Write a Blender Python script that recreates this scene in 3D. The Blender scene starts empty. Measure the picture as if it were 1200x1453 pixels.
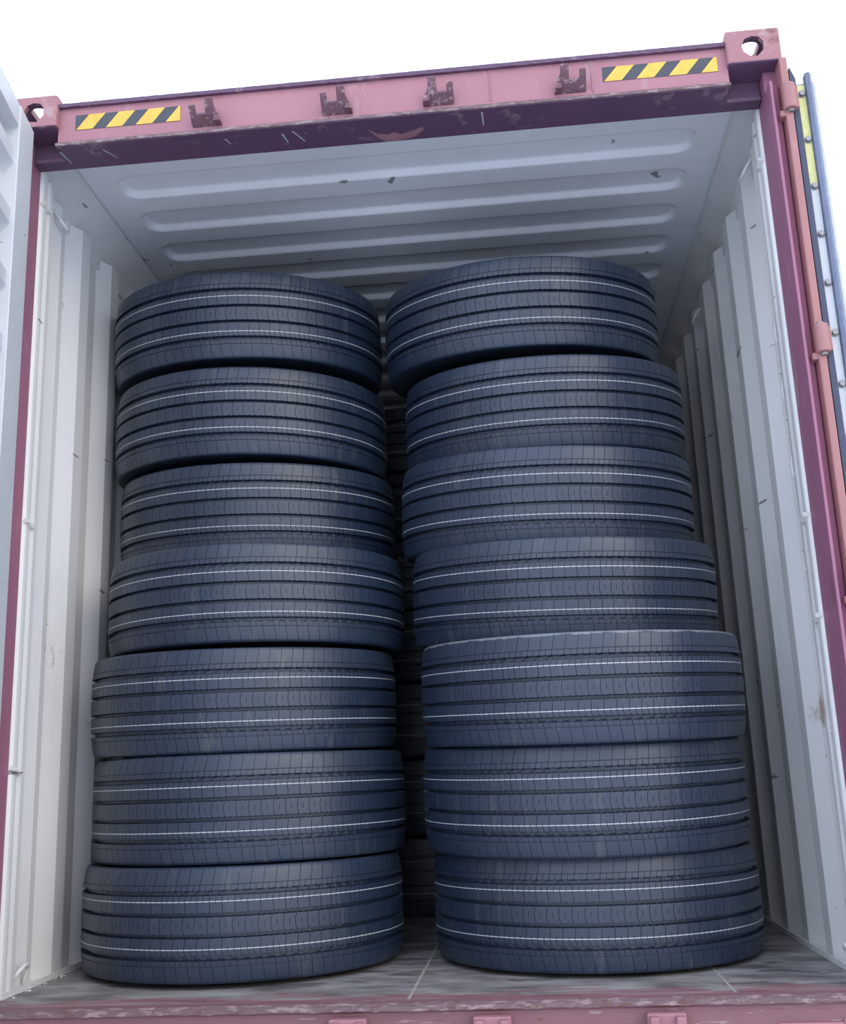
import bpy, bmesh, math, random
from mathutils import Matrix, Vector, Euler

random.seed(7)
S = bpy.context.scene
COL = S.collection
PI = math.pi

# ------------------------------------------------------------------ camera
cam_d = bpy.data.cameras.new('camera')
cam = bpy.data.objects.new('camera', cam_d)
COL.objects.link(cam)
S.camera = cam
yaw, pitch, roll, fpx = -0.0862, 0.2449, -0.0381, 1534.76
cy, sy, cp, sp = math.cos(yaw), math.sin(yaw), math.cos(pitch), math.sin(pitch)
fw = Vector((sy * cp, cy * cp, sp)); rt = Vector((cy, -sy, 0)); up = rt.cross(fw)
cr, sr = math.cos(roll), math.sin(roll)
r2 = cr * rt + sr * up; u2 = -sr * rt + cr * up
cam.matrix_world = Matrix.Translation((0.3287, -2.9416, 0.5427)) @ Matrix((
    (r2.x, u2.x, -fw.x, 0), (r2.y, u2.y, -fw.y, 0), (r2.z, u2.z, -fw.z, 0), (0, 0, 0, 1)))
cam_d.sensor_fit = 'VERTICAL'
cam_d.sensor_height = 36.0
cam_d.lens = 36.0 * fpx / 1453.0
cam_d.clip_end = 500

# ------------------------------------------------------------------ sky, light, exposure
W = bpy.data.worlds.new('hazy_sky'); S.world = W; W.use_nodes = True
wn, wl = W.node_tree.nodes, W.node_tree.links
wn.clear()
wo = wn.new('ShaderNodeOutputWorld'); bg = wn.new('ShaderNodeBackground')
tc = wn.new('ShaderNodeTexCoord'); sx = wn.new('ShaderNodeSeparateXYZ')
wl.new(tc.outputs['Generated'], sx.inputs[0])
cz = wn.new('ShaderNodeValToRGB')
cz.color_ramp.elements[0].position = 0.0; cz.color_ramp.elements[0].color = (0.77, 0.835, 1.0, 1)
cz.color_ramp.elements[1].position = 0.8; cz.color_ramp.elements[1].color = (0.58, 0.715, 1.0, 1)
wl.new(sx.outputs['Z'], cz.inputs[0])
# sky warmer, dimmer on the right; left made brighter to light the right wall
mr = wn.new('ShaderNodeMapRange')
mr.inputs['From Min'].default_value = -1; mr.inputs['From Max'].default_value = 1
mr.inputs['To Min'].default_value = 0.0; mr.inputs['To Max'].default_value = 1.0
wl.new(sx.outputs['X'], mr.inputs['Value'])
wm = wn.new('ShaderNodeMixRGB'); wm.blend_type = 'MULTIPLY'; wm.inputs[0].default_value = 1.0
cx_ = wn.new('ShaderNodeValToRGB')
cx_.color_ramp.elements[0].color = (1.0, 1.0, 1.0, 1); cx_.color_ramp.elements[1].color = (0.84, 0.80, 0.72, 1)
wl.new(mr.outputs[0], cx_.inputs[0])
wl.new(cz.outputs[0], wm.inputs[1]); wl.new(cx_.outputs[0], wm.inputs[2])
wl.new(wm.outputs[0], bg.inputs['Color'])
bg.inputs['Strength'].default_value = 2.75
wl.new(bg.outputs[0], wo.inputs[0])

S.view_settings.view_transform = 'Standard'
S.view_settings.look = 'None'
S.view_settings.gamma = 1.0
S.view_settings.use_curve_mapping = False
S.view_settings.exposure = 0.0

# the sun behind thin cloud: very soft, high on the right in front of the doors
sun_d = bpy.data.lights.new('hazy_sun', 'SUN'); sun_d.energy = 0.8; sun_d.angle = math.radians(35)
sun_d.color = (1.0, 0.84, 0.62)
sun = bpy.data.objects.new('hazy_sun', sun_d); COL.objects.link(sun)
sun.rotation_euler = Vector((-0.75, 0.75, -0.55)).to_track_quat('-Z', 'Y').to_euler()
sun.location = (6, -8, 8)

# ------------------------------------------------------------------ material helpers
def new_mat(name):
    m = bpy.data.materials.new(name); m.use_nodes = True
    nt = m.node_tree; b = nt.nodes['Principled BSDF']
    return m, nt, b

def nd(nt, t, **kw):
    n = nt.nodes.new(t)
    for k, v in kw.items():
        if k in n.inputs: n.inputs[k].default_value = v
        else: setattr(n, k, v)
    return n

def coords(nt, scale=(1, 1, 1), loc=(0, 0, 0)):
    t = nd(nt, 'ShaderNodeTexCoord'); mp = nd(nt, 'ShaderNodeMapping')
    mp.inputs['Scale'].default_value = scale; mp.inputs['Location'].default_value = loc
    nt.links.new(t.outputs['Object'], mp.inputs[0])
    return mp.outputs[0]

def noise_mask(nt, scale, detail, lo, hi, cs=(1, 1, 1), loc=(0, 0, 0), rough=0.6):
    n = nd(nt, 'ShaderNodeTexNoise', Scale=scale, Detail=detail, Roughness=rough)
    nt.links.new(coords(nt, cs, loc), n.inputs['Vector'])
    r = nd(nt, 'ShaderNodeMapRange'); r.inputs['From Min'].default_value = lo; r.inputs['From Max'].default_value = hi
    nt.links.new(n.outputs['Fac'], r.inputs['Value'])
    return r.outputs[0]

def mixc(nt, fac, a, b):
    m = nd(nt, 'ShaderNodeMixRGB')
    for i, v in ((0, fac), (1, a), (2, b)):
        if isinstance(v, bpy.types.NodeSocket): nt.links.new(v, m.inputs[i])
        elif i == 0: m.inputs[0].default_value = v
        else: m.inputs[i].default_value = (*v, 1)
    return m.outputs[0]

def mul(nt, a, b):
    m = nd(nt, 'ShaderNodeMath', operation='MULTIPLY')
    for i, v in ((0, a), (1, b)):
        if isinstance(v, bpy.types.NodeSocket): nt.links.new(v, m.inputs[i])
        else: m.inputs[i].default_value = v
    return m.outputs[0]

def bump(nt, b, h, strength=0.2, dist=0.002):
    n = nd(nt, 'ShaderNodeBump', Strength=strength, Distance=dist)
    nt.links.new(h, n.inputs['Height']); nt.links.new(n.outputs[0], b.inputs['Normal'])

def blob(nt, centre, radius, soft, wob=0.0, sc=(1, 1, 1)):
    """mask that is 1 inside a ragged spot of its own shape round a point"""
    t = nd(nt, 'ShaderNodeTexCoord')
    v = nd(nt, 'ShaderNodeVectorMath', operation='SUBTRACT'); nt.links.new(t.outputs['Object'], v.inputs[0]); v.inputs[1].default_value = centre
    v2 = nd(nt, 'ShaderNodeVectorMath', operation='MULTIPLY'); nt.links.new(v.outputs[0], v2.inputs[0]); v2.inputs[1].default_value = sc
    ln = nd(nt, 'ShaderNodeVectorMath', operation='LENGTH'); nt.links.new(v2.outputs[0], ln.inputs[0])
    out = ln.outputs['Value']
    if wob:
        n = nd(nt, 'ShaderNodeTexNoise', Scale=70.0, Detail=4.0)
        nt.links.new(t.outputs['Object'], n.inputs['Vector'])
        a = nd(nt, 'ShaderNodeMath', operation='MULTIPLY_ADD'); nt.links.new(n.outputs['Fac'], a.inputs[0]); a.inputs[1].default_value = wob; nt.links.new(out, a.inputs[2])
        out = a.outputs[0]
    r = nd(nt, 'ShaderNodeMapRange'); r.inputs['From Min'].default_value = radius + soft; r.inputs['From Max'].default_value = radius
    nt.links.new(out, r.inputs['Value'])
    return r.outputs[0]

def white_paint(name, base, spots=(), grime=0.35, chips=0.65):
    m, nt, b = new_mat(name)
    c = mixc(nt, noise_mask(nt, 1.6, 5, 0.35, 0.75), base, tuple(x * 0.90 for x in base))
    c = mixc(nt, mul(nt, noise_mask(nt, 3.0, 8, 0.56, 0.75, (1, 1, 0.25)), grime), c, (0.40, 0.37, 0.32))
    c = mixc(nt, mul(nt, noise_mask(nt, 5.0, 10, 0.66, 0.70, (1, 1.6, 0.7), (3, 1, 2), 0.7), chips), c, (0.28, 0.25, 0.22))
    c = mixc(nt, mul(nt, noise_mask(nt, 9.0, 6, 0.705, 0.72, (1, 0.7, 3.5), (7, 5, 1), 0.5), 0.8), c, (0.13, 0.11, 0.11))
    for (ce, ra, so, wo_, sc, col) in spots:
        c = mixc(nt, blob(nt, ce, ra, so, wo_, sc), c, col)
    nt.links.new(c, b.inputs['Base Color'])
    b.inputs['Roughness'].default_value = 0.42
    bump(nt, b, noise_mask(nt, 2.5, 3, 0, 1), 0.35, 0.02)
    return m

def red_paint(name, base, wear=0.6, sc=(1, 1, 1), rough=0.5, lo=0.60, k=1.0):
    m, nt, b = new_mat(name)
    c = mixc(nt, noise_mask(nt, 3.0, 6, 0.3, 0.75, sc), base, tuple(x * 0.80 for x in base))
    c = mixc(nt, mul(nt, noise_mask(nt, 14.0 * k, 8, lo, lo + 0.05, sc, (2, 2, 2), 0.65), wear), c, (0.42, 0.31, 0.31))
    c = mixc(nt, mul(nt, noise_mask(nt, 9.0 * k, 8, lo + 0.04, lo + 0.07, sc, (9, 4, 2), 0.65), wear), c, (0.13, 0.055, 0.035))
    nt.links.new(c, b.inputs['Base Color'])
    b.inputs['Roughness'].default_value = rough
    bump(nt, b, noise_mask(nt, 12, 5, 0, 1), 0.25, 0.004)
    return m

M = {}
M['white'] = white_paint('white_interior_paint', (0.78, 0.77, 0.74))
M['white_wall'] = white_paint('white_wall_paint', (0.78, 0.77, 0.74), spots=[
    ((1.19, 0.300, 0.690), 0.038, 0.012, 0.034, (1, .55, 1.3), (0.16, 0.07, 0.04)),
    ((1.19, 0.34, 0.700), 0.080, 0.04, 0.07, (1, .5, 1.5), (0.42, 0.33, 0.26))], grime=0.45)
M['roof'] = white_paint('white_roof_paint', (0.87, 0.89, 0.91), grime=0.15, chips=0.15)
M['door_white'] = white_paint('white_door_paint', (0.62, 0.635, 0.64), grime=0.15)
M['red'] = red_paint('oxide_red_paint', (0.36, 0.14, 0.215), 0.35, (1, 1, 0.4))
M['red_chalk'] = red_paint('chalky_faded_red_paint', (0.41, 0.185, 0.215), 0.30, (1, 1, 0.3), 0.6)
M['red_cast'] = red_paint('weathered_casting_paint', (0.38, 0.17, 0.185), 0.6, (1, 1, 1), 0.6, 0.56)
M['red_bar'] = red_paint('faded_salmon_paint', (0.40, 0.18, 0.17), 0.35, (1, 1, 0.3), 0.55)
M['red_dark'] = red_paint('dark_red_paint_and_shade', (0.125, 0.062, 0.115), 0.30, (1, 1, 0.4))  # soffit and gutter paint; also painted shade on header ends and casting undersides
M['lip'] = red_paint('scraped_rusty_edge', (0.19, 0.12, 0.13), 0.55, (0.45, 1, 1.6), 0.65, 0.52, 3.5)
M['sill'] = red_paint('scraped_sill_paint', (0.25, 0.115, 0.13), 0.6, (0.30, 1, 2.2), 0.6, 0.60, 2.2)
M['outer'] = red_paint('outer_red_paint', (0.20, 0.06, 0.08), 0.3)

def simple(name, col, rough=0.5, metal=0.0):
    m, nt, b = new_mat(name)
    c = mixc(nt, noise_mask(nt, 30, 4, 0.3, 0.8), col, tuple(x * 0.75 for x in col))
    nt.links.new(c, b.inputs['Base Color'])
    b.inputs['Roughness'].default_value = rough; b.inputs['Metallic'].default_value = metal
    return m
M['red_worn'] = red_paint('grimy_bracket_paint', (0.17, 0.08, 0.11), 0.7, (1, 1, 1), 0.6, 0.55, 4.0)
M['yellow'] = simple('reflective_yellow', (0.80, 0.50, 0.07), 0.4)
M['black'] = simple('black_tape', (0.055, 0.06, 0.075), 0.4)
M['yellow_pale'] = simple('faded_yellow_strip', (0.80, 0.76, 0.32), 0.5)
M['gasket'] = simple('blue_grey_rubber_gasket', (0.17, 0.20, 0.29), 0.55)
M['gasket_lip'] = simple('pale_grey_gasket_lip', (0.45, 0.48, 0.50), 0.6)
M['navy'] = simple('dark_blue_grey_flange', (0.055, 0.065, 0.115), 0.6)
M['steel'] = simple('dull_steel_bolt', (0.30, 0.29, 0.30), 0.45, 0.6)
M['stripe'] = simple('white_stripe_paint', (0.52, 0.56, 0.56), 0.6)
M['mark'] = simple('dull_pink_bare_patch', (0.34, 0.17, 0.20), 0.6)
M['seam'] = simple('pale_seam_filler', (0.42, 0.39, 0.34), 0.8)

def rubber(name, base, pale_rim=False):
    m, nt, b = new_mat(name)
    oi = nd(nt, 'ShaderNodeObjectInfo')
    n = nd(nt, 'ShaderNodeTexNoise', Scale=4.0, Detail=6.0, noise_dimensions='4D')
    t = nd(nt, 'ShaderNodeTexCoord'); nt.links.new(t.outputs['Object'], n.inputs['Vector'])
    w = nd(nt, 'ShaderNodeMath', operation='MULTIPLY'); w.inputs[1].default_value = 40
    nt.links.new(oi.outputs['Random'], w.inputs[0]); nt.links.new(w.outputs[0], n.inputs['W'])
    r = nd(nt, 'ShaderNodeMapRange'); r.inputs['From Min'].default_value = 0.50; r.inputs['From Max'].default_value = 0.80
    nt.links.new(n.outputs['Fac'], r.inputs['Value'])
    c = mixc(nt, mul(nt, r.outputs[0], 0.55), base, (0.050, 0.060, 0.072))
    n2 = nd(nt, 'ShaderNodeTexNoise', Scale=55.0, Detail=3.0)
    nt.links.new(t.outputs['Object'], n2.inputs['Vector'])
    r3 = nd(nt, 'ShaderNodeMapRange'); r3.inputs['From Min'].default_value = 0.74; r3.inputs['From Max'].default_value = 0.78
    nt.links.new(n2.outputs['Fac'], r3.inputs['Value'])
    c = mixc(nt, mul(nt, r3.outputs[0], 0.35), c, (0.22, 0.21, 0.18))
    nt.links.new(c, b.inputs['Base Color'])
    n4 = nd(nt, 'ShaderNodeTexNoise', Scale=1.0, Detail=5.0, Roughness=0.7, noise_dimensions='4D')
    nt.links.new(coords(nt, (26, 26, 4)), n4.inputs['Vector']); nt.links.new(w.outputs[0], n4.inputs['W'])
    r4 = nd(nt, 'ShaderNodeMapRange'); r4.inputs['From Min'].default_value = 0.56; r4.inputs['From Max'].default_value = 0.74
    nt.links.new(n4.outputs['Fac'], r4.inputs['Value'])
    c = mixc(nt, mul(nt, r4.outputs[0], 0.5), c, (0.10, 0.11, 0.105))
    if pale_rim:
        sz = nd(nt, 'ShaderNodeSeparateXYZ'); nt.links.new(t.outputs['Object'], sz.inputs[0])
        ma = nd(nt, 'ShaderNodeMath', operation='MULTIPLY_ADD'); ma.inputs[1].default_value = 0.022
        nt.links.new(n4.outputs['Fac'], ma.inputs[0]); nt.links.new(sz.outputs['Z'], ma.inputs[2])
        r5 = nd(nt, 'ShaderNodeMapRange'); r5.inputs['From Min'].default_value = 0.159; r5.inputs['From Max'].default_value = 0.164
        nt.links.new(ma.outputs[0], r5.inputs['Value'])
        c = mixc(nt, mul(nt, r5.outputs[0], 0.8), c, (0.24, 0.25, 0.26))  # paler above a ragged height on the upper shoulder
    nt.links.new(c, b.inputs['Base Color'])
    b.inputs['Roughness'].default_value = 0.44
    b.inputs['Specular IOR Level'].default_value = 0.75
    bump(nt, b, n2.outputs['Fac'], 0.15, 0.001)
    return m
M['rubber'] = rubber('tread_rubber', (0.0125, 0.0250, 0.0500))
M['rubber_pale_rim'] = rubber('pale_rim_tread_rubber', (0.0125, 0.0250, 0.0500), True)
M['rubber_side'] = rubber('sidewall_rubber', (0.010, 0.017, 0.032))

# worn floor: greasy grey boards, lengthwise scuffs along x, red showing near the door
def floor_mat():
    m, nt, b = new_mat('worn_grey_floor')
    c = mixc(nt, noise_mask(nt, 6, 9, 0.36, 0.64, (0.7, 1.5, 1)), (0.12, 0.108, 0.105), (0.37, 0.35, 0.335))
    c = mixc(nt, mul(nt, noise_mask(nt, 9, 9, 0.52, 0.66, (0.5, 2.2, 1), (3, 3, 0)), 0.5), c, (0.40, 0.38, 0.36))
    c = mixc(nt, mul(nt, noise_mask(nt, 6, 8, 0.57, 0.62, (0.6, 1.3, 1), (8, 3, 0)), 0.7), c, (0.055, 0.05, 0.055))
    # red paint of the sill, scraped back raggedly over the first hand's width
    t = nd(nt, 'ShaderNodeTexCoord'); s = nd(nt, 'ShaderNodeSeparateXYZ'); nt.links.new(t.outputs['Object'], s.inputs[0])
    n = nd(nt, 'ShaderNodeTexNoise', Scale=5.0, Detail=8.0, Roughness=0.65); nt.links.new(coords(nt, (0.7, 3, 1)), n.inputs['Vector'])
    a = nd(nt, 'ShaderNodeMath', operation='MULTIPLY_ADD'); a.inputs[1].default_value = -0.62; nt.links.new(n.outputs['Fac'], a.inputs[0]); nt.links.new(s.outputs['Y'], a.inputs[2])
    r = nd(nt, 'ShaderNodeMapRange'); r.inputs['From Min'].default_value = -0.15; r.inputs['From Max'].default_value = -0.19
    nt.links.new(a.outputs[0], r.inputs['Value'])
    red = mixc(nt, noise_mask(nt, 8, 8, 0.4, 0.62, (0.4, 3, 1)), (0.22, 0.07, 0.085), (0.36, 0.25, 0.25))
    c = mixc(nt, mul(nt, r.outputs[0], 0.9), c, red)
    nt.links.new(c, b.inputs['Base Color'])
    b.inputs['Roughness'].default_value = 0.6
    bump(nt, b, noise_mask(nt, 14, 8, 0, 1, (0.4, 2, 1)), 0.4, 0.004)
    return m
M['floor'] = floor_mat()

def ground_mat():
    m, nt, b = new_mat('concrete_yard')
    c = mixc(nt, noise_mask(nt, 1.5, 8, 0.3, 0.7), (0.68, 0.69, 0.72), (0.58, 0.59, 0.62))
    nt.links.new(c, b.inputs['Base Color']); b.inputs['Roughness'].default_value = 0.85
    return m
M['ground'] = ground_mat()

# ------------------------------------------------------------------ mesh helpers
class MB:
    def __init__(s): s.v = []; s.f = []; s.mi = []
    def quad(s, pts, mi=0):
        k = len(s.v); s.v += [tuple(p) for p in pts]; s.f.append(tuple(range(k, k + len(pts)))); s.mi.append(mi)
    def box(s, x0, x1, y0, y1, z0, z1, mi=0):
        k = len(s.v)
        s.v += [(x, y, z) for z in (z0, z1) for y in (y0, y1) for x in (x0, x1)]
        for f in ((0, 2, 3, 1), (4, 5, 7, 6), (0, 1, 5, 4), (2, 6, 7, 3), (0, 4, 6, 2), (1, 3, 7, 5)):
            s.f.append(tuple(k + i for i in f)); s.mi.append(mi)
    def prism(s, poly, fn, a, b, mi=0):
        """closed outline poly [(u,v)], swept from a to b; fn(u,v,t) -> xyz"""
        n = len(poly); k = len(s.v)
        s.v += [fn(u, v, a) for u, v in poly] + [fn(u, v, b) for u, v in poly]
        for i in range(n):
            j = (i + 1) % n; s.f.append((k + i, k + j, k + n + j, k + n + i)); s.mi.append(mi)
        s.f.append(tuple(range(k + n - 1, k - 1, -1))); s.mi.append(mi)
        s.f.append(tuple(range(k + n, k + 2 * n))); s.mi.append(mi)
    def tube(s, p0, p1, r, n=16, mi=0):
        p0, p1 = Vector(p0), Vector(p1); d = (p1 - p0).normalized()
        a = d.orthogonal().normalized(); b = d.cross(a)
        k = len(s.v)
        for p in (p0, p1):
            s.v += [tuple(p + a * r * math.cos(2 * PI * i / n) + b * r * math.sin(2 * PI * i / n)) for i in range(n)]
        for i in range(n):
            j = (i + 1) % n; s.f.append((k + i, k + j, k + n + j, k + n + i)); s.mi.append(mi)
        s.f.append(tuple(range(k + n - 1, k - 1, -1))); s.mi.append(mi); s.f.append(tuple(range(k + n, k + 2 * n))); s.mi.append(mi)
    def build(s, name, mats, parent=None, bevel=0.0, smooth=False, seg=2, fix=True, weld=False):
        me = bpy.data.meshes.new(name); me.from_pydata(s.v, [], s.f)
        if not isinstance(mats, (list, tuple)): mats = [mats]
        for m in mats: me.materials.append(m)
        me.polygons.foreach_set('material_index', s.mi)
        if fix or weld:
            bm = bmesh.new(); bm.from_mesh(me)
            if weld: bmesh.ops.remove_doubles(bm, verts=bm.verts, dist=1e-5)
            bmesh.ops.recalc_face_normals(bm, faces=bm.faces); bm.to_mesh(me); bm.free()
        if smooth: me.shade_smooth()
        o = bpy.data.objects.new(name, me); COL.objects.link(o)
        if parent: o.parent = parent
        if bevel:
            b = o.modifiers.new('bevel', 'BEVEL'); b.width = bevel; b.segments = seg; b.limit_method = 'ANGLE'; b.angle_limit = math.radians(35)
            if seg > 1:
                me.shade_smooth(); b.harden_normals = True
        return o

def empty(name, loc, parent=None):
    o = bpy.data.objects.new(name, None); COL.objects.link(o); o.location = loc; o.empty_display_size = 0.1
    if parent: o.parent = parent
    return o

def tag(o, label=None, cat=None, group=None, kind=None):
    if label: o['label'] = label
    if cat: o['category'] = cat
    if group: o['group'] = group
    if kind: o['kind'] = kind
    return o

# ------------------------------------------------------------------ ground
GZ = -0.175
g = MB(); g.box(-30, 30, -30, 40, GZ - 0.1, GZ)
tag(g.build('ground', M['ground']), kind='structure')

# ------------------------------------------------------------------ container
CT = empty('shipping_container', (0, 0, GZ))
tag(CT, 'open red shipping container with white ribbed inside, loaded with two stacks of tyres', 'container')
def cpart(mb, name, mat, parent=None, **kw):
    """a part built in world coordinates and hung on the container"""
    o = mb.build(name, mat, None, **kw)
    o.parent = parent if parent else CT
    if parent is None: o.location = (0, 0, -GZ)
    return o

LEN = 6.06; XI, XO = 1.178, 1.213
# floor
f = MB(); f.box(-1.165, 1.165, 0.035, LEN, -0.03, 0.0)
floor_o = cpart(f, 'floor_panel', M['floor']); floor_o['label'] = 'worn grey floor with scraped red edge'
sm = MB()
for x in (-0.017, 0.815):
    sm.prism([(x - 0.004, 0.0), (x + 0.004, 0.0), (x + 0.003, 0.0012), (x - 0.003, 0.0012)], lambda u, v, t: (u, t, v), 0.06, LEN - 0.1)
cpart(sm, 'floor_seam', M['seam'], floor_o)

# side walls: trapezoid corrugation, vertical ribs
def wall(side):
    prof = [(0.150, 1.180), (0.175, 1.166), (0.205, 1.158), (0.232, 1.160), (0.250, 1.176), (0.258, 1.201), (0.352, 1.182), (0.374, 1.198), (0.384, XO)]
    y = 0.452
    while y + 0.283 < LEN:
        prof += [(y, XO), (y + 0.068, XI), (y + 0.141, XI), (y + 0.209, XO)]; y += 0.283
    prof.append((LEN, XO))
    t = 0.004
    z0, z1 = 0.0, 2.545
    m = MB(); n = len(prof)
    def nrm(i):
        a = prof[max(i - 1, 0)]; b = prof[min(i + 1, n - 1)]
        d = Vector((b[0] - a[0], b[1] - a[1])).normalized(); return Vector((-d.y, d.x))
    out = [(p[0] + nrm(i).x * t, p[1] + abs(nrm(i).y) * t) for i, p in enumerate(prof)]
    for i in range(n - 1):
        a, b, c, d = prof[i], prof[i + 1], out[i + 1], out[i]
        V = lambda p, z: (side * p[1], p[0], z)
        m.quad([V(a, z0), V(b, z0), V(b, z1), V(a, z1)], 0)
        m.quad([V(d, z0), V(c, z0), V(c, z1), V(d, z1)], 1)
        m.quad([V(a, z1), V(b, z1), V(c, z1), V(d, z1)], 1)
        m.quad([V(a, z0), V(b, z0), V(c, z0), V(d, z0)], 1)
    for a, d in ((prof[0], out[0]), (prof[-1], out[-1])):
        m.quad([V(a, z0), V(d, z0), V(d, z1), V(a, z1)], 0)
    return cpart(m, 'side_wall', [M['white_wall'], M['outer']], weld=True)
wallL = wall(-1); wallR = wall(1)

# roof: raised swages across, with rounded ends
def roof():
    m = MB()
    xs = [-1.20, -1.12] + [-1.09 + 0.008 * i for i in range(20)] + [-0.9, -0.5, 0, 0.5, 0.9] + [1.09 - 0.008 * i for i in range(19, -1, -1)] + [1.12, 1.20]
    ys = [0.10]
    y = 0.12
    while y < LEN: ys.append(y); y += 0.004 if y < 2.2 else 0.02
    ys.append(LEN)
    Z0 = 2.690
    def h(x, y):
        k = round((y - 0.500) / 0.2515)
        if k < 0 or 0.5 + k * 0.2515 > LEN - 0.12: return 0
        yc = 0.500 + k * 0.2515
        # rounded rectangle, signed distance inside
        hx, hy, r = 1.035, 0.076, 0.062
        dx, dy = abs(x) - hx + r, abs(y - yc) - hy + r
        d = math.hypot(max(dx, 0), max(dy, 0)) + min(max(dx, dy), 0) - r
        t = max(0, min(1, -d / 0.017)); return 0.023 * (0.7 * t + 0.3 * t * t * (3 - 2 * t))
    n = len(xs); nv = len(ys)
    for zt in (0, 0.004):
        for yy in ys:
            for xx in xs: m.v.append((xx, yy, Z0 + zt + h(xx, yy)))
    o = n * nv
    for j in range(nv - 1):
        for i in range(n - 1):
            a = j * n + i
            m.f.append((a, a + n, a + n + 1, a + 1)); m.mi.append(0)
            m.f.append((o + a, o + a + 1, o + a + n + 1, o + a + n)); m.mi.append(1)
    for j in range(nv - 1):
        for i in (0, n - 1):
            a = j * n + i; m.f.append((a, a + n, o + a + n, o + a)); m.mi.append(1)
    for i in range(n - 1):
        for j in (0, nv - 1):
            a = j * n + i; m.f.append((a, a + 1, o + a + 1, o + a)); m.mi.append(1)
    ob = cpart(m, 'roof_panel', [M['roof'], M['outer']], smooth=True)
    return ob
roof()

# top side rails and bottom side rails
for s in (-1, 1):
    r = MB()
    r.prism([(1.219, 2.50), (1.205, 2.50), (1.203, 2.585), (1.150, 2.640), (1.138, 2.664), (1.138, 2.689), (1.219, 2.689)], lambda u, v, t: (s * u, t, v), 0.14, LEN)
    cpart(r, 'top_rail', M['white'], bevel=0.004)
    r = MB()
    r.prism([(1.219, -0.16), (1.212, -0.16), (1.212, -0.004), (1.166, -0.004), (1.166, 0.001), (1.158, 0.001), (1.158, 0.018), (1.162, 0.018), (1.163, 0.004), (1.210, 0.004), (1.219, 0.004)], lambda u, v, t: (s * u, t, v), 0.16, LEN)
    cpart(r, 'bottom_rail', M['white'])
# end wall
m = MB()
xs = []; x = -1.2; k = 0
while x < 1.2: xs.append((x, LEN - 0.06 + (0.03 if (k // 2) % 2 else 0))); x += 0.07; k += 1
xs.append((1.2, LEN - 0.06))
poly = xs + [(1.2, LEN), (-1.2, LEN)]
m.prism(poly, lambda u, v, t: (u, v, t), 0.0, 2.69)
cpart(m, 'end_wall', M['white'])
for s in (-1, 1):
    m = MB(); m.box(s * 1.219, s * 1.13, LEN, LEN + 0.13, GZ, 2.735); cpart(m, 'rear_post', M['outer'])

# header over the door
hd = MB()
hd.box(-1.062, 1.062, 0.026, 0.090, 2.573, 2.706)
hd.box(-1.057, 1.057, 0.0902, 0.140, 2.573, 2.624)
he = MB(); he.box(-1.168, -1.0575, 0.105, 0.140, 2.5730, 2.626); he2 = MB(); he2.box(1.0575, 1.168, 0.105, 0.140, 2.5730, 2.626)
header = cpart(hd, 'header', [M['red_chalk']], bevel=0.004); header['label'] = 'faded pink-red beam over the doorway'
for e_ in (he, he2): cpart(e_, 'header_end', M['red_dark'], header)  # dark colour paints in the shade of the recess below the castings
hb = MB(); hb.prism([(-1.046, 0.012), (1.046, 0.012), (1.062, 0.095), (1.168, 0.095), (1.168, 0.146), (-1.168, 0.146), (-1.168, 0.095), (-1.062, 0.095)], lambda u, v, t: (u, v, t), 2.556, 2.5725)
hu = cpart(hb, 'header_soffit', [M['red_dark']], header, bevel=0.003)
# back of the header turned down, white inside
hi = MB(); hi.box(-1.165, 1.165, 0.1405, 0.150, 2.573, 2.688); cpart(hi, 'header_lining', M['white'], header)
# ragged scraped bottom lip
lp = MB(); N = 150; rnd = random.Random(3)
ring = []
for i in range(N + 1):
    x = -1.060 + 2.12 * i / N
    j = rnd.uniform(-1, 1); k2 = rnd.uniform(-1, 1)
    ring.append([(x, 0.008 + 0.0014 * j, 2.558 + 0.001 * k2), (x, 0.007 + 0.0014 * j, 2.566 + 0.0015 * k2), (x, 0.016, 2.574 + 0.002 * j), (x, 0.028, 2.578 + 0.002 * k2), (x, 0.028, 2.558)])
for i in range(N):
    for q in range(5):
        a, b = ring[i][q], ring[i][(q + 1) % 5]; c, d = ring[i + 1][(q + 1) % 5], ring[i + 1][q]
        lp.quad([a, b, c, d])
lp.quad(ring[0]); lp.quad(ring[-1][::-1])
lipo = cpart(lp, 'drip_lip', M['lip'], header, weld=True); lipo['label'] = 'scraped rusty bottom lip'
# top gutter edge
lt = MB(); ring = []
for i in range(N + 1):
    x = -1.060 + 2.12 * i / N; j = rnd.uniform(-1, 1)
    ring.append([(x, 0.014 + 0.002 * j, 2.700), (x, 0.012 + 0.002 * j, 2.712 + 0.002 * j), (x, 0.09, 2.716), (x, 0.09, 2.704), (x, 0.026, 2.700)])
for i in range(N):
    for q in range(5):
        lt.quad([ring[i][q], ring[i][(q + 1) % 5], ring[i + 1][(q + 1) % 5], ring[i + 1][q]])
lt.quad(ring[0]); lt.quad(ring[-1][::-1])
cpart(lt, 'rain_gutter', M['red_dark'], header, weld=True)
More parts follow.
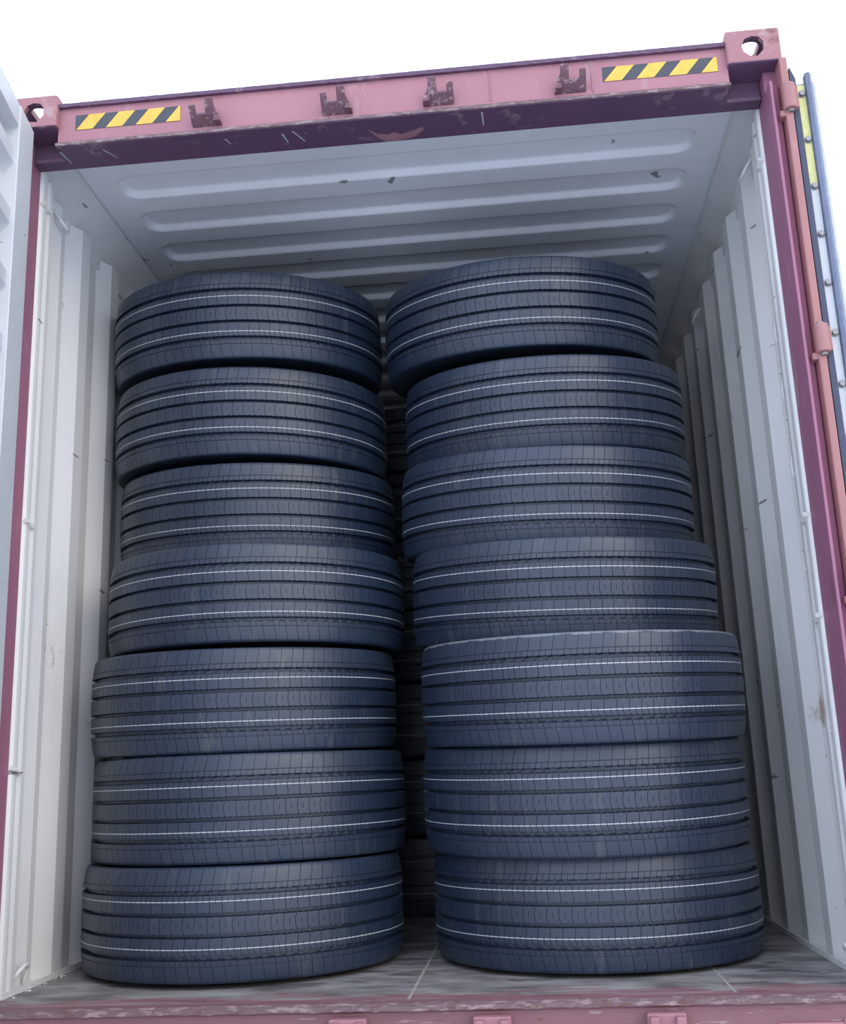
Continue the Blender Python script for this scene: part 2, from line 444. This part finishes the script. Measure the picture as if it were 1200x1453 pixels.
# paint scar on the soffit, like a spread-winged smear
pm = MB()
scar = [(-0.062, 0.066), (-0.030, 0.098), (0.000, 0.104), (0.020, 0.094), (0.040, 0.108), (0.070, 0.100), (0.112, 0.078), (0.116, 0.092), (0.085, 0.125), (0.045, 0.138), (-0.010, 0.141), (-0.028, 0.124), (-0.044, 0.100)]
pm.prism(scar, lambda u, v, t: (u, v, t), 2.5549, 2.556)
cpart(pm, 'paint_scar', M['mark'], header)
for (x, y0, dx, dy) in ((-0.92, 0.05, 0.03, 0.05), (-1.06, 0.04, 0.012, 0.07), (-0.30, 0.04, 0.03, 0.06), (-0.335, 0.05, 0.01, 0.05), (-0.52, 0.05, 0.012, 0.03), (0.30, 0.03, 0.004, 0.07)):
    sc = MB(); sc.prism([(x, y0), (x + 0.006, y0), (x + dx + 0.003, y0 + dy), (x + dx, y0 + dy)], lambda u, v, t: (u, v, t), 2.5552, 2.556)
    cpart(sc, 'scratch', M['gasket_lip'], header)

# hazard stripes: slanted black and yellow panels on a thin sheet
def hazard(x0, x1, z0, z1):
    m = MB(); H = z1 - z0; sl = 0.042; P = 0.0985; y = 0.0245
    m.box(x0, x1, y, 0.026, z0, z1, 1)
    def clip(a, b):
        # parallelogram a..b at bottom, shifted by sl at top, cut to the sheet
        pts = [(a, z0), (b, z0), (b + sl, z1), (a + sl, z1)]
        for lim, keep in ((x0, 1), (x1, -1)):
            out = []
            for i in range(len(pts)):
                p, q = pts[i], pts[(i + 1) % len(pts)]
                ip, iq = (p[0] - lim) * keep >= 0, (q[0] - lim) * keep >= 0
                if ip: out.append(p)
                if ip != iq:
                    t = (lim - p[0]) / (q[0] - p[0]); out.append((lim, p[1] + t * (q[1] - p[1])))
            pts = out
            if not pts: return
        m.prism(pts, lambda u, v, t: (u, t, v), y - 0.0006, y, 0)
    for k in range(-1, 5): clip(x0 + 0.003 + k * P, x0 + 0.003 + k * P + 0.054)
    o = cpart(m, 'hazard_stripe', [M['yellow'], M['black']], header)
    o['label'] = 'black and yellow slanted warning strip'
hazard(-1.003, -0.657, 2.620, 2.673)
hazard(0.681, 1.030, 2.621, 2.671)

# keeper brackets on the header
def keeper(xc, tall, zb):
    m = MB(); t = tall
    # U outline, tall prong on side t
    out = [(-0.046, 0.0), (0.046, 0.0), (0.036, 0.030), (0.030, 0.070), (0.022, 0.076), (0.012, 0.070), (0.012, 0.026), (-0.018, 0.026), (-0.030, 0.050), (-0.040, 0.050), (-0.040, 0.02)]
    out = [(xc + t * u, zb + v) for u, v in out]
    # base strip and two prongs that lean out from the face, so their fronts look down
    m.prism([(0.027, zb - 0.004), (-0.010, zb + 0.020), (-0.008, zb + 0.027), (0.027, zb + 0.027)], lambda u, v, s: (s, u, v), xc - 0.044, xc + 0.044)
    m.prism([(0.027, zb), (-0.018, zb + 0.026), (-0.036, zb + 0.060), (-0.030, zb + 0.064), (-0.016, zb + 0.064), (0.004, zb + 0.030), (0.027, zb + 0.024)], lambda u, v, s: (s, u, v), xc + t * 0.008, xc + t * 0.034)
    m.prism([(0.027, zb), (-0.016, zb + 0.024), (-0.028, zb + 0.044), (-0.018, zb + 0.052), (0.0, zb + 0.028), (0.027, zb + 0.024)], lambda u, v, s: (s, u, v), xc - t * 0.044, xc - t * 0.024)
    m.prism([(xc + t * 0.030, zb), (xc + t * 0.054, zb - 0.004), (xc + t * 0.034, zb + 0.05)], lambda u, v, s: (u, s, v), -0.006, 0.027)
    o = cpart(m, 'keeper_bracket', M['red_worn'], header, bevel=0.003); return o
keeper(-0.572, 1, 2.592); keeper(-0.153, 1, 2.592); keeper(0.175, -1, 2.592); keeper(0.583, -1, 2.594)
for xw in (0.646, 0.331):
    wl_ = MB(); wl_.box(xw, xw + 0.003, 0.023, 0.027, 2.59, 2.70); cpart(wl_, 'weld_seam', M['red_chalk'], header)

# corner castings: hollow steel blocks with oval holes
def stadium(w, h, n=10):
    pts = []; r = min(w, h) / 2
    for k in range(n + 1):
        a = -PI / 2 + PI * k / n; pts.append(((w / 2 - r) + r * math.cos(a), (h / 2 - r) * (1 if math.sin(a) > 0 else -1) * (1 if h > w else 0) + r * math.sin(a)))
    for k in range(n + 1):
        a = PI / 2 + PI * k / n; pts.append((-(w / 2 - r) + r * math.cos(a), (h / 2 - r) * (1 if math.sin(a) > 0 else -1) * (1 if h > w else 0) + r * math.sin(a)))
    return pts
def raw(mb):
    o = mb.build('cutter', M['red_cast'], None); return o
def casting(s, top=True):
    zc = 2.6835; hz = 0.0575
    if not top: zc = -0.112; hz = 0.058
    m = MB(); m.box(s * 1.057, s * 1.219, 0.0, 0.178, zc - hz, zc + hz)
    base = raw(m)
    bv = base.modifiers.new('b', 'BEVEL'); bv.width = 0.007; bv.segments = 3; bv.limit_method = 'ANGLE'
    cuts = []
    c = MB(); c.box(s * 1.073, s * 1.204, 0.016, 0.162, zc - hz + 0.014, zc + hz - 0.022); cuts.append(raw(c))
    xc = s * 1.135
    c = MB()
    hole = [(-0.033, 0.004), (-0.022, 0.026), (0.0, 0.034), (0.022, 0.030), (0.034, 0.012), (0.034, -0.014), (0.012, -0.036), (-0.010, -0.034), (-0.028, -0.018)] if top else stadium(0.08, 0.064)
    c.prism([(xc + u, zc + v - 0.002) for u, v in hole], lambda u, v, t: (u, t, v), -0.02, 0.05); cuts.append(raw(c))
    c = MB(); c.prism([(0.089 + u, zc + v) for u, v in stadium(0.08, 0.064)], lambda u, v, t: (s * t, u, v), 1.18, 1.25); cuts.append(raw(c))
    c = MB(); c.prism([(s * 1.138 + u, 0.089 + v) for u, v in stadium(0.064, 0.112)], lambda u, v, t: (u, v, t), zc + (0 if top else -0.09), zc + (0.09 if top else 0)); cuts.append(raw(c))
    for cu in cuts:
        b = base.modifiers.new('c', 'BOOLEAN'); b.operation = 'DIFFERENCE'; b.solver = 'EXACT'; b.object = cu
    dg = bpy.context.evaluated_depsgraph_get(); dg.update()
    me = bpy.data.meshes.new_from_object(base.evaluated_get(dg), depsgraph=dg)
    for o in [base] + cuts: bpy.data.objects.remove(o, do_unlink=True)
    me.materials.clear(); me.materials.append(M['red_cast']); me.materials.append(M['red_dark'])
    for p in me.polygons: p.material_index = 1 if p.normal.z < -0.6 else 0  # downward faces coloured dark, shade put into the paint
    o = bpy.data.objects.new('corner_casting', me); COL.objects.link(o); o.parent = CT; o.location = (0, 0, -GZ)
    o['label'] = 'weathered steel corner block with a hole'
    return o
casting(-1); casting(1); casting(-1, False); casting(1, False)

# corner posts of the door end
for s in (-1, 1):
    m = MB()
    m.prism([(1.170, 0.0), (1.170, 0.150), (1.219, 0.150), (1.219, 0.052), (1.203, 0.052), (1.203, 0.030), (1.186, 0.022), (1.179, 0.0)], lambda u, v, t: (s * u, v, t), -0.055, 2.5555)
    m.box(s * 1.170, s * 1.219, 0.060, 0.150, 2.5555, 2.628)
    post = cpart(m, 'corner_post', M['red'], bevel=0.003); post['label'] = 'dark red door post'
    # outer bar with hinge barrels
    b = MB(); b.box(s * 1.205, s * 1.228, -0.008, 0.050, -0.05, 2.628)
    bar = cpart(b, 'outer_bar', M['red_bar'], post, bevel=0.005); bar['label'] = 'salmon-red outer bar of the post'
    for zc in (0.25, 1.02, 1.712, 2.487):
        h = MB(); h.tube((s * 1.220, -0.010, zc - 0.042), (s * 1.220, -0.010, zc + 0.042), 0.020, 24)
        h.box(s * 1.216, s * 1.246, -0.014, 0.004, zc - 0.036, zc + 0.036)
        h.box(s * 1.190, s * 1.216, -0.004, 0.03, zc - 0.058, zc - 0.038)
        cpart(h, 'hinge', M['red_bar'], post, bevel=0.003)
        p_ = MB(); p_.tube((s * 1.220, -0.010, zc - 0.050), (s * 1.220, -0.010, zc + 0.048), 0.010, 16)
        cpart(p_, 'hinge_pin', M['steel'], post)
# white inner lining post just inside the opening
for s in (-1, 1):
    m = MB(); m.prism([(1.172, 0.151), (1.163, 0.158), (1.160, 0.180), (1.168, 0.20), (1.219, 0.20), (1.219, 0.151)], lambda u, v, t: (s * u, v, t), 0.0, 2.58)
    cpart(m, 'inner_post', M['white'], bevel=0.003)

# lashing rings (bent bars) near top and bottom of the walls
def ring_bar(s, y, z, vert, name='lashing_ring'):
    cu = bpy.data.curves.new(name, 'CURVE'); cu.dimensions = '3D'; cu.bevel_depth = 0.006; cu.bevel_resolution = 3
    sp_ = cu.splines.new('BEZIER')
    pts = [(s * 1.186, y - 0.03, z), (s * 1.160, y - 0.026, z + 0.040 * vert), (s * 1.156, y + 0.014, z + 0.048 * vert), (s * 1.176, y + 0.038, z)]
    sp_.bezier_points.add(len(pts) - 1)
    for p, q in zip(sp_.bezier_points, pts): p.co = q; p.handle_left_type = p.handle_right_type = 'AUTO'
    tmp = bpy.data.objects.new(name, cu); COL.objects.link(tmp)
    dg = bpy.context.evaluated_depsgraph_get(); dg.update()
    me = bpy.data.meshes.new_from_object(tmp.evaluated_get(dg)); bpy.data.objects.remove(tmp, do_unlink=True)
    me.materials.clear(); me.materials.append(M['white'])
    o = bpy.data.objects.new(name, me); COL.objects.link(o); o.parent = CT; o.location = (0, 0, -GZ)
ring_bar(-1, 0.29, 0.022, 1); ring_bar(1, 0.29, 0.022, 1)
ring_bar(-1, 0.33, 2.50, -1); ring_bar(1, 0.40, 2.52, -1); ring_bar(1, 1.55, 2.50, -1)
for s, z in ((-1, 1.36), (-1, 2.44), (1, 1.24), (1, 2.38), (-1, 0.62), (1, 0.95)):
    m = MB(); m.prism([(0.152, z), (0.178, z - 0.012), (0.200, z - 0.006), (0.198, z + 0.004), (0.176, z), (0.154, z + 0.012)], lambda u, v, t: (s * t, u, v), 1.150, 1.168)
    cpart(m, 'lashing_cleat', M['white'])

# stacked raised numerals on the right wall
txt = [('0', 1.870), ('5', 1.775), ('0', 1.680), ('3', 1.560), ('0', 1.430), ('1', 1.310), ('3', 1.145)]
for ch, zc in txt:
    cu = bpy.data.curves.new('raised_numeral', 'FONT'); cu.body = ch; cu.size = 0.118; cu.extrude = 0.0020; cu.align_x = 'CENTER'; cu.align_y = 'CENTER'; cu.space_character = 1
    cu.fill_mode = 'NONE'; cu.bevel_depth = 0.0045; cu.bevel_resolution = 2
    tmp = bpy.data.objects.new('raised_numeral', cu); COL.objects.link(tmp)
    dg = bpy.context.evaluated_depsgraph_get(); dg.update()
    me = bpy.data.meshes.new_from_object(tmp.evaluated_get(dg)); bpy.data.objects.remove(tmp, do_unlink=True)
    me.materials.clear(); me.materials.append(M['white'])
    # text plane x->-y?, y->z, facing the room (-x)
    R = Matrix(((0.198, 0, -0.98, 1.1905), (-0.98, 0, -0.198, 0.3055), (0, 1, 0, zc), (0, 0, 0, 1)))
    me.transform(R)
    o = bpy.data.objects.new('raised_numeral', me); COL.objects.link(o); o.parent = wallR

# sill at the doorway
m = MB()
m.prism([(0.0, -0.016), (0.0, -0.004), (0.010, 0.0005), (0.060, 0.0005), (0.060, -0.15), (0.012, -0.15), (0.012, -0.022)], lambda u, v, t: (t, u, v), -1.19, 1.19)
sill = cpart(m, 'door_sill', M['sill'], bevel=0.0015); sill['label'] = 'scraped red steel sill'
lpn = MB(); ring = []
for i in range(N + 1):
    x = -1.185 + 2.37 * i / N; j = rnd.uniform(-1, 1); k2 = rnd.uniform(-1, 1)
    ring.append([(x, -0.004 + 0.002 * j, -0.015 + 0.002 * k2), (x, -0.005 + 0.002 * k2, -0.004), (x, 0.010, 0.002 + 0.0012 * j), (x, 0.026, 0.0004), (x, 0.026, -0.014)])
for i in range(N):
    for q in range(5):
        lpn.quad([ring[i][q], ring[i][(q + 1) % 5], ring[i + 1][(q + 1) % 5], ring[i + 1][q]])
lpn.quad(ring[0]); lpn.quad(ring[-1][::-1])
cpart(lpn, 'sill_edge', M['lip'], sill, weld=True)
for x in (-0.165, 0.200, 0.630):
    m = MB(); m.box(x - 0.048, x + 0.048, -0.022, 0.014, -0.085, -0.030); m.box(x - 0.044, x - 0.020, -0.045, -0.020, -0.08, -0.034); m.box(x + 0.020, x + 0.044, -0.045, -0.020, -0.08, -0.034)
    cpart(m, 'keeper_bracket', M['red_chalk'], sill, bevel=0.005)
m = MB(); m.box(0.90, 1.18, 0.004, 0.013, -0.14, -0.062); cpart(m, 'sill_plate', M['red_chalk'], sill, bevel=0.003)
# crumbs of dried filler along the left wall foot
rc = random.Random(11); m = MB()
for i in range(70):
    y = rc.uniform(0.17, 0.62); x = -1.150 + rc.uniform(-0.01, 0.02) - 0.006; r = rc.uniform(0.002, 0.007)
    pts = [Vector((rc.uniform(-1, 1), rc.uniform(-1, 1), rc.uniform(0, 1))) * r + Vector((x, y, 0.001)) for _ in range(4)]
    a, b, c, d = pts
    for q in ((a, b, c), (a, b, d), (b, c, d), (a, c, d)): m.quad(q)
o = cpart(m, 'filler_crumb', M['white'], floor_o); o['kind'] = 'stuff'

# ------------------------------------------------------------------ doors
def door(side, px, py, ang, name='door'):
    """local: u = along the leaf from the hinge, inner face at v=0 looking to -v ... leaf thick towards +v"""
    d = empty(name, (px, py, -GZ), CT); d.rotation_euler = (0, 0, ang)
    return d
# left leaf swung out towards the camera, inner face looking right
dl = door(-1, -1.113, -0.030, 0)
dl.rotation_euler = (0, 0, math.radians(9.3))
dl['label'] = 'left door leaf, white inside, swung open towards the viewer'
# local axes here: -y runs out along the leaf, +x is the inner face
Wd, Hz0, Hz1 = 1.16, -0.02, 2.588
def lp_(mb, name, mat, par=dl, **kw):
    o = mb.build(name, mat, par, **kw); return o
m = MB()
m.box(-0.062, 0.0, -0.140, 0.0, Hz0, Hz1); m.box(-0.062, 0.0, -Wd, -Wd + 0.060, Hz0, Hz1)
m.box(-0.062, -0.003, -Wd, -0.0, Hz1 - 0.075, Hz1); m.box(-0.062, -0.003, -Wd, 0, Hz0, Hz0 + 0.09)
lp_(m, 'door_frame', M['door_white'], bevel=0.004)
# ribbed panel: horizontal corrugations
prof = []; z = Hz0 + 0.09
while z < Hz1 - 0.06:
    prof += [(-0.045, z), (-0.045, z + 0.085), (-0.012, z + 0.120), (-0.012, z + 0.165)]; z += 0.200
prof = [(a, min(b, Hz1 - 0.055)) for a, b in prof] + [(-0.012, Hz1 - 0.050)]
m = MB()
for i in range(len(prof) - 1):
    a, b = prof[i], prof[i + 1]
    if b[1] - a[1] < 1e-6 and abs(a[0] - b[0]) < 1e-6: continue
    m.prism([a, b, (b[0] - 0.006, b[1]), (a[0] - 0.006, a[1])], lambda u, v, t: (u, t, v), -Wd + 0.06, -0.14)
lp_(m, 'door_panel', M['door_white'])
m = MB(); m.box(-0.075, -0.0625, -Wd, 0.0, Hz0, Hz1); lp_(m, 'door_skin', M['outer'])
for yb in (-0.42, -0.86):
    m = MB(); m.tube((-0.11, yb, Hz0 - 0.02), (-0.11, yb, Hz1 + 0.01), 0.017, 20)
    for zz in (0.3, 1.0, 1.9, 2.4): m.box(-0.13, -0.075, yb - 0.03, yb + 0.03, zz - 0.03, zz + 0.03)
    lp_(m, 'locking_bar', M['red_bar'])
    m = MB(); m.box(-0.135, -0.115, yb, yb + 0.36, 0.86, 0.90); m.tube((-0.125, yb + 0.34, 0.88), (-0.125, yb + 0.42, 0.88), 0.012); lp_(m, 'door_handle', M['steel'])

# right leaf folded right back along the container's flank
dr = door(1, 1.234, 0.020, 0)
dr['label'] = 'right door leaf folded back along the container side, seen edge-on'
D0 = 2.590
m = MB(); m.box(0.0, 0.012, 0.0, Wd, Hz0, D0); o = lp_(m, 'door_skin', M['outer'], dr)
m = MB()
m.box(0.0125, 0.060, 0.014, 0.06, Hz0, D0 - 0.03); m.box(0.0125, 0.060, Wd - 0.06, Wd, Hz0, D0 - 0.03)
m.box(0.0125, 0.056, 0.06, Wd - 0.06, D0 - 0.085, D0 - 0.03); m.box(0.0125, 0.056, 0.06, Wd - 0.06, Hz0, Hz0 + 0.08)
lp_(m, 'door_frame', M['door_white'], dr, bevel=0.003)
m = MB()
for i in range(len(prof) - 1):
    a, b = prof[i], prof[i + 1]
    if b[1] - a[1] < 1e-6 and abs(a[0] - b[0]) < 1e-6: continue
    m.prism([(a[0] + 0.06, a[1]), (b[0] + 0.06, b[1]), (b[0] + 0.054, b[1]), (a[0] + 0.054, a[1])], lambda u, v, t: (u, t, v), 0.06, Wd - 0.06)
lp_(m, 'door_panel', M['door_white'], dr)
# dark hinge-side flange with a pointed top
m = MB(); m.prism([(0.0, Hz0), (0.0, D0 - 0.02), (0.002, D0 + 0.012), (0.016, D0 - 0.03), (0.020, Hz0)], lambda u, v, t: (u, t, v), -0.012, 0.012)
o = lp_(m, 'hinge_flange', M['navy'], dr)
# gasket retaining strip
m = MB(); m.box(0.022, 0.044, 0.004, 0.0135, D0 - 0.38, D0 - 0.045, 1); m.box(0.022, 0.044, 0.004, 0.0135, Hz0, D0 - 0.38, 0)
o = lp_(m, 'gasket_strip', [M['door_white'], M['yellow_pale']], dr); o['label'] = 'narrow strip, yellow at the top, with bolt heads'
z = D0 - 0.075
while z > 0.1:
    b = MB(); b.tube((0.033, -0.005, z), (0.033, 0.004, z), 0.0085, 6); b.tube((0.033, 0.002, z), (0.033, 0.0042, z), 0.012, 16)
    lp_(b, 'bolt', M['steel'], dr); z -= 0.155
m = MB()
m.prism([(0.045, -0.010), (0.056, -0.016), (0.064, -0.006), (0.066, 0.014), (0.045, 0.014)], lambda u, v, t: (u, v, t), Hz0, D0 - 0.012)
o = lp_(m, 'door_gasket', M['gasket'], dr, bevel=0.002)
m = MB(); m.prism([(0.0665, 0.0), (0.078, 0.010), (0.082, 0.030), (0.076, 0.032), (0.0665, 0.016)], lambda u, v, t: (u, v, t), Hz0, D0 - 0.035)
lp_(m, 'gasket_lip', M['gasket_lip'], dr, bevel=0.002)

# ------------------------------------------------------------------ tyres
RR = 0.5160
NREP = 90
FR = [0.0, 0.010, 0.034, 0.044, 0.20, 0.34, 0.5, 0.508, 0.530, 0.538, 0.72, 0.86]
SHC = 0.5 * (1 / NREP) * 2 * PI     # half a pitch in radians

def shift(h):
    a = abs(h)
    if a < 0.0225: s = 0.0045 * (a / 0.0225) ** 2
    elif a < 0.0805: s = 0.0045 + 0.10 * (a - 0.0225) + 0.0025 * math.sin((a - 0.0225) / 0.058 * 2 * PI)
    else: s = 0.0103 + 0.16 * (a - 0.0805)
    return s / RR * (1 if h > 0 else 1)

def rows():
    """list of (h, r, kind, wave)  for h from 0 up; kind: c centre, i rib2, o dense band, s shoulder, g groove"""
    R0 = RR
    L = [(0.0, R0 + .001, 'cm', 0), (0.006, R0 + .001, 'cm', 0), (0.0075, R0 + .001, 'c', 0), (0.015, R0 + .001, 'c', 0), (0.0222, R0 + .0008, 'c', .0012),
         (0.0242, R0 - .018, 'g', .0010), (0.0325, R0 - .018, 'g', .0010), (0.0345, R0, 'i', .0012),
         (0.044, R0, 'i', 0), (0.0560, R0, 'i', 0), (0.0620, R0, 'ii', 0), (0.0660, R0, 'ii', 0), (0.073, R0 - .0002, 'ii', 0), (0.0795, R0 - .0006, 'ii', .0009),
         (0.0815, R0 - .0185, 'b', .0008), (0.0850, R0 - .0185, 'b', 0), (0.0890, R0 - .0185, 'b', 0), (0.0925, R0 - .0185, 'g', .0008), (0.0945, R0 - .0012, 'o', .0009),
         (0.1010, R0 - .0018, 'o', 0), (0.1075, R0 - .0026, 'o', 0), (0.1082, R0 - .0055, 'g', 0), (0.1096, R0 - .0055, 'g', 0), (0.1103, R0 - .0030, 's', 0),
         (0.122, R0 - .0044, 's', 0), (0.136, R0 - .0066, 's', 0), (0.148, R0 - .0092, 's', 0), (0.1535, R0 - .0122, 's', 0), (0.1562, R0 - .0170, 'e', 0), (0.1572, R0 - .0230, 'e', 0), (0.1565, R0 - .034, 'e', 0)]
    return L

def tread_mesh():
    L = rows()
    full = [(-h, r, k, w) for h, r, k, w in L[:0:-1]] + L
    cols = [(k + f) / NREP * 2 * PI for k in range(NREP) for f in FR]
    nc = len(cols); V = []; F = []
    for (h, r, k, w) in full:
        sft = shift(h)
        for ci, th in enumerate(cols):
            q = ci % 12; d = 0.0; hh = h
            if k in ('c', 'cm', 'i', 'ii', 'o', 's') and q in (1, 2): d = 0.0042 if k != 's' else 0.0032
            if k in ('cm', 'ii', 'o') and q in (7, 8): d = 0.0032
            if k == 'b' and (q < 4 or q > 9): d = -0.0012
            if w:
                s = 1 if h > 0 else -1
                hh = h + s * w * math.sin(2 * PI * (q / 12.0) * 2 + (0 if h > 0 else PI))
            a = th + sft
            rr = r - d
            V.append((rr * math.cos(a), rr * math.sin(a), hh))
    nr = len(full)
    for j in range(nr - 1):
        for i in range(nc):
            i2 = (i + 1) % nc
            F.append((j * nc + i, j * nc + i2, (j + 1) * nc + i2, (j + 1) * nc + i))
    me = bpy.data.meshes.new('tread'); me.from_pydata(V, [], F); me.materials.append(M['rubber'])
    me.update()
    return me

def lathe_mesh(name, prof, n, mat, seam=False, smooth=True):
    V = []; F = []
    for (r, h) in prof:
        for i in range(n): V.append((r * math.cos(2 * PI * i / n), r * math.sin(2 * PI * i / n), h))
    for j in range(len(prof) - 1):
        for i in range(n):
            i2 = (i + 1) % n; F.append((j * n + i, j * n + i2, (j + 1) * n + i2, (j + 1) * n + i))
    me = bpy.data.meshes.new(name); me.from_pydata(V, [], F); me.materials.append(mat)
    bm = bmesh.new(); bm.from_mesh(me); bmesh.ops.recalc_face_normals(bm, faces=bm.faces); bm.to_mesh(me); bm.free()
    if smooth: me.shade_smooth()
    return me

TREAD = tread_mesh()
side_prof = [(RR - .0335, .1565), (RR - .042, .1560), (RR - .050, .1566), (RR - .056, .1560), (RR - .066, .1568), (.425, .1570), (.400, .1573), (.375, .1570), (.350, .1560), (.330, .1500), (.322, .1490), (.318, .1450), (.306, .1370), (.298, .1300), (.290, .1180), (.286, .1050), (.288, .0950), (.296, .0920), (.304, .1000), (.330, .1250), (.400, .1450), (.450, .1420), (.480, .1150), (.4905, .060), (.4915, 0.0)]
SIDE_T = lathe_mesh('sidewall', side_prof, 160, M['rubber_side'])
SIDE_B = lathe_mesh('sidewall', [(r, -h) for r, h in side_prof], 160, M['rubber_side'])

def stripe_mesh(h):
    V = []; F = []; w = 0.0013; s0 = shift(h)
    for k in range(NREP):
        for a, b in (((k + .044) / NREP, (k + .5) / NREP), ((k + .538) / NREP, (k + 1.0) / NREP)):
            for sgm in range(2):
                ta = (a + (b - a) * sgm / 2) * 2 * PI + s0; tb = (a + (b - a) * (sgm + 1) / 2) * 2 * PI + s0
                i = len(V)
                for t in (ta, tb):
                    for (hh, r) in ((h - w, RR - .0004), (h - w, RR + .0006), (h + w, RR + .0006), (h + w, RR - .0004)):
                        V.append((r * math.cos(t), r * math.sin(t), hh))
                for q in range(3): F.append((i + q, i + q + 1, i + 4 + q + 1, i + 4 + q))
    me = bpy.data.meshes.new('marking_stripe'); me.from_pydata(V, [], F); me.materials.append(M['stripe'])
    bm = bmesh.new(); bm.from_mesh(me); bmesh.ops.recalc_face_normals(bm, faces=bm.faces); bm.to_mesh(me); bm.free()
    return me
ST_T, ST_B = stripe_mesh(0.0640), stripe_mesh(-0.0640)

TREAD_PALE = TREAD.copy(); TREAD_PALE.materials.clear(); TREAD_PALE.materials.append(M['rubber_pale_rim'])
def make_tyre(c, ex, ey, spin, label, group, tread_me=None):
    t = empty('truck_tyre', (0, 0, 0))
    Rm = Matrix.Rotation(ey, 3, 'Y') @ Matrix.Rotation(ex, 3, 'X') @ Matrix.Rotation(spin, 3, 'Z')
    base = Vector(c) + Rm @ Vector((0, 0, -0.157))
    t.matrix_world = Matrix.Translation(base) @ Rm.to_4x4()
    tag(t, label, 'tyre', group)
    def ob(name, me, par, z=0.0):
        o = bpy.data.objects.new(name, me); COL.objects.link(o); o.parent = par; o.location = (0, 0, z); return o
    tr = ob('tread', tread_me or TREAD, t, 0.157)
    a = ob('marking_stripe', ST_T, tr); a['label'] = 'thin white line round the tread'
    b = ob('marking_stripe', ST_B, tr); b['label'] = 'thin white line round the tread'
    ob('sidewall', SIDE_T, t, 0.157); ob('sidewall', SIDE_B, t, 0.157)
    return t

TY = [
    ('L1', -0.6232, 0.7486, 0.1689, -0.0079, -0.0007),
    ('L2', -0.6095, 0.7729, 0.4922, 0.0052, -0.0021),
    ('L3', -0.6315, 0.7859, 0.8250, 0.0389, 0.0042),
    ('L4', -0.5965, 0.8213, 1.1494, 0.0201, 0.0003),
    ('L5', -0.6423, 1.0255, 1.5000, 0.0680, 0.0109),
    ('L6', -0.6613, 1.0007, 1.8318, 0.0487, 0.0161),
    ('L7', -0.6704, 0.9842, 2.2066, 0.1029, 0.0060),
    ('R1', 0.5159, 0.7868, 0.1666, -0.0055, 0.0014),
    ('R2', 0.4979, 0.7300, 0.4946, 0.0367, 0.0000),
    ('R3', 0.5088, 0.6717, 0.8130, 0.0523, 0.0051),
    ('R4', 0.4789, 0.7969, 1.1393, 0.0927, 0.0254),
    ('R5', 0.4418, 0.8695, 1.4607, 0.1068, 0.0288),
    ('R6', 0.4573, 0.9711, 1.8149, 0.1237, 0.0101),
    ('R7', 0.3916, 0.9567, 2.1746, 0.1277, 0.0048),
]
LAB = {
 'L1': 'bottom tyre of the left stack, lying on the worn container floor',
 'L2': 'tyre directly on the bottom one of the left stack',
 'L3': 'left-stack tyre sticking out furthest left, third up from the floor',
 'L4': 'middle tyre of the left stack, resting on the one that sticks out left',
 'L5': 'left-stack tyre two below the topmost, resting on the middle one',
 'L6': 'left-stack tyre just under the topmost one, dark gap beneath it',
 'L7': 'topmost tyre of the left stack, under the white ribbed roof',
 'R1': 'bottom tyre of the right stack, lying on the floor by the right wall',
 'R2': 'tyre directly on the bottom one of the right stack',
 'R3': 'right-stack tyre with pale upper shoulder, third up from the floor',
 'R4': 'middle tyre of the right stack, set back on the pale-shouldered one',
 'R5': 'right-stack tyre two below the topmost, resting on the middle one',
 'R6': 'right-stack tyre just under the topmost one, shifted right of it',
 'R7': 'topmost tyre of the right stack, highest in the picture, tilted back to the left'}
rs = random.Random(5)
for (n, x, y, z, ex, ey) in TY:
    make_tyre((x, y, z), ex, ey, rs.uniform(0, 6.28), LAB[n], 'truck tyres in the two front stacks', TREAD_PALE if n == 'R3' else None)
# the stack behind, showing only through the gap between the front ones
for k in range(7):
    lab = 'tyre below the top one of the shadowed stack seen through the gap' if k < 6 else 'topmost tyre of the shadowed stack behind the gap between the front stacks'
    make_tyre((-0.13 + 0.01 * (k % 2), 2.30 + 0.012 * k, 0.158 + 0.325 * k), 0.0, 0.0, rs.uniform(0, 6.28), lab, 'truck tyres in the hidden rear stack')
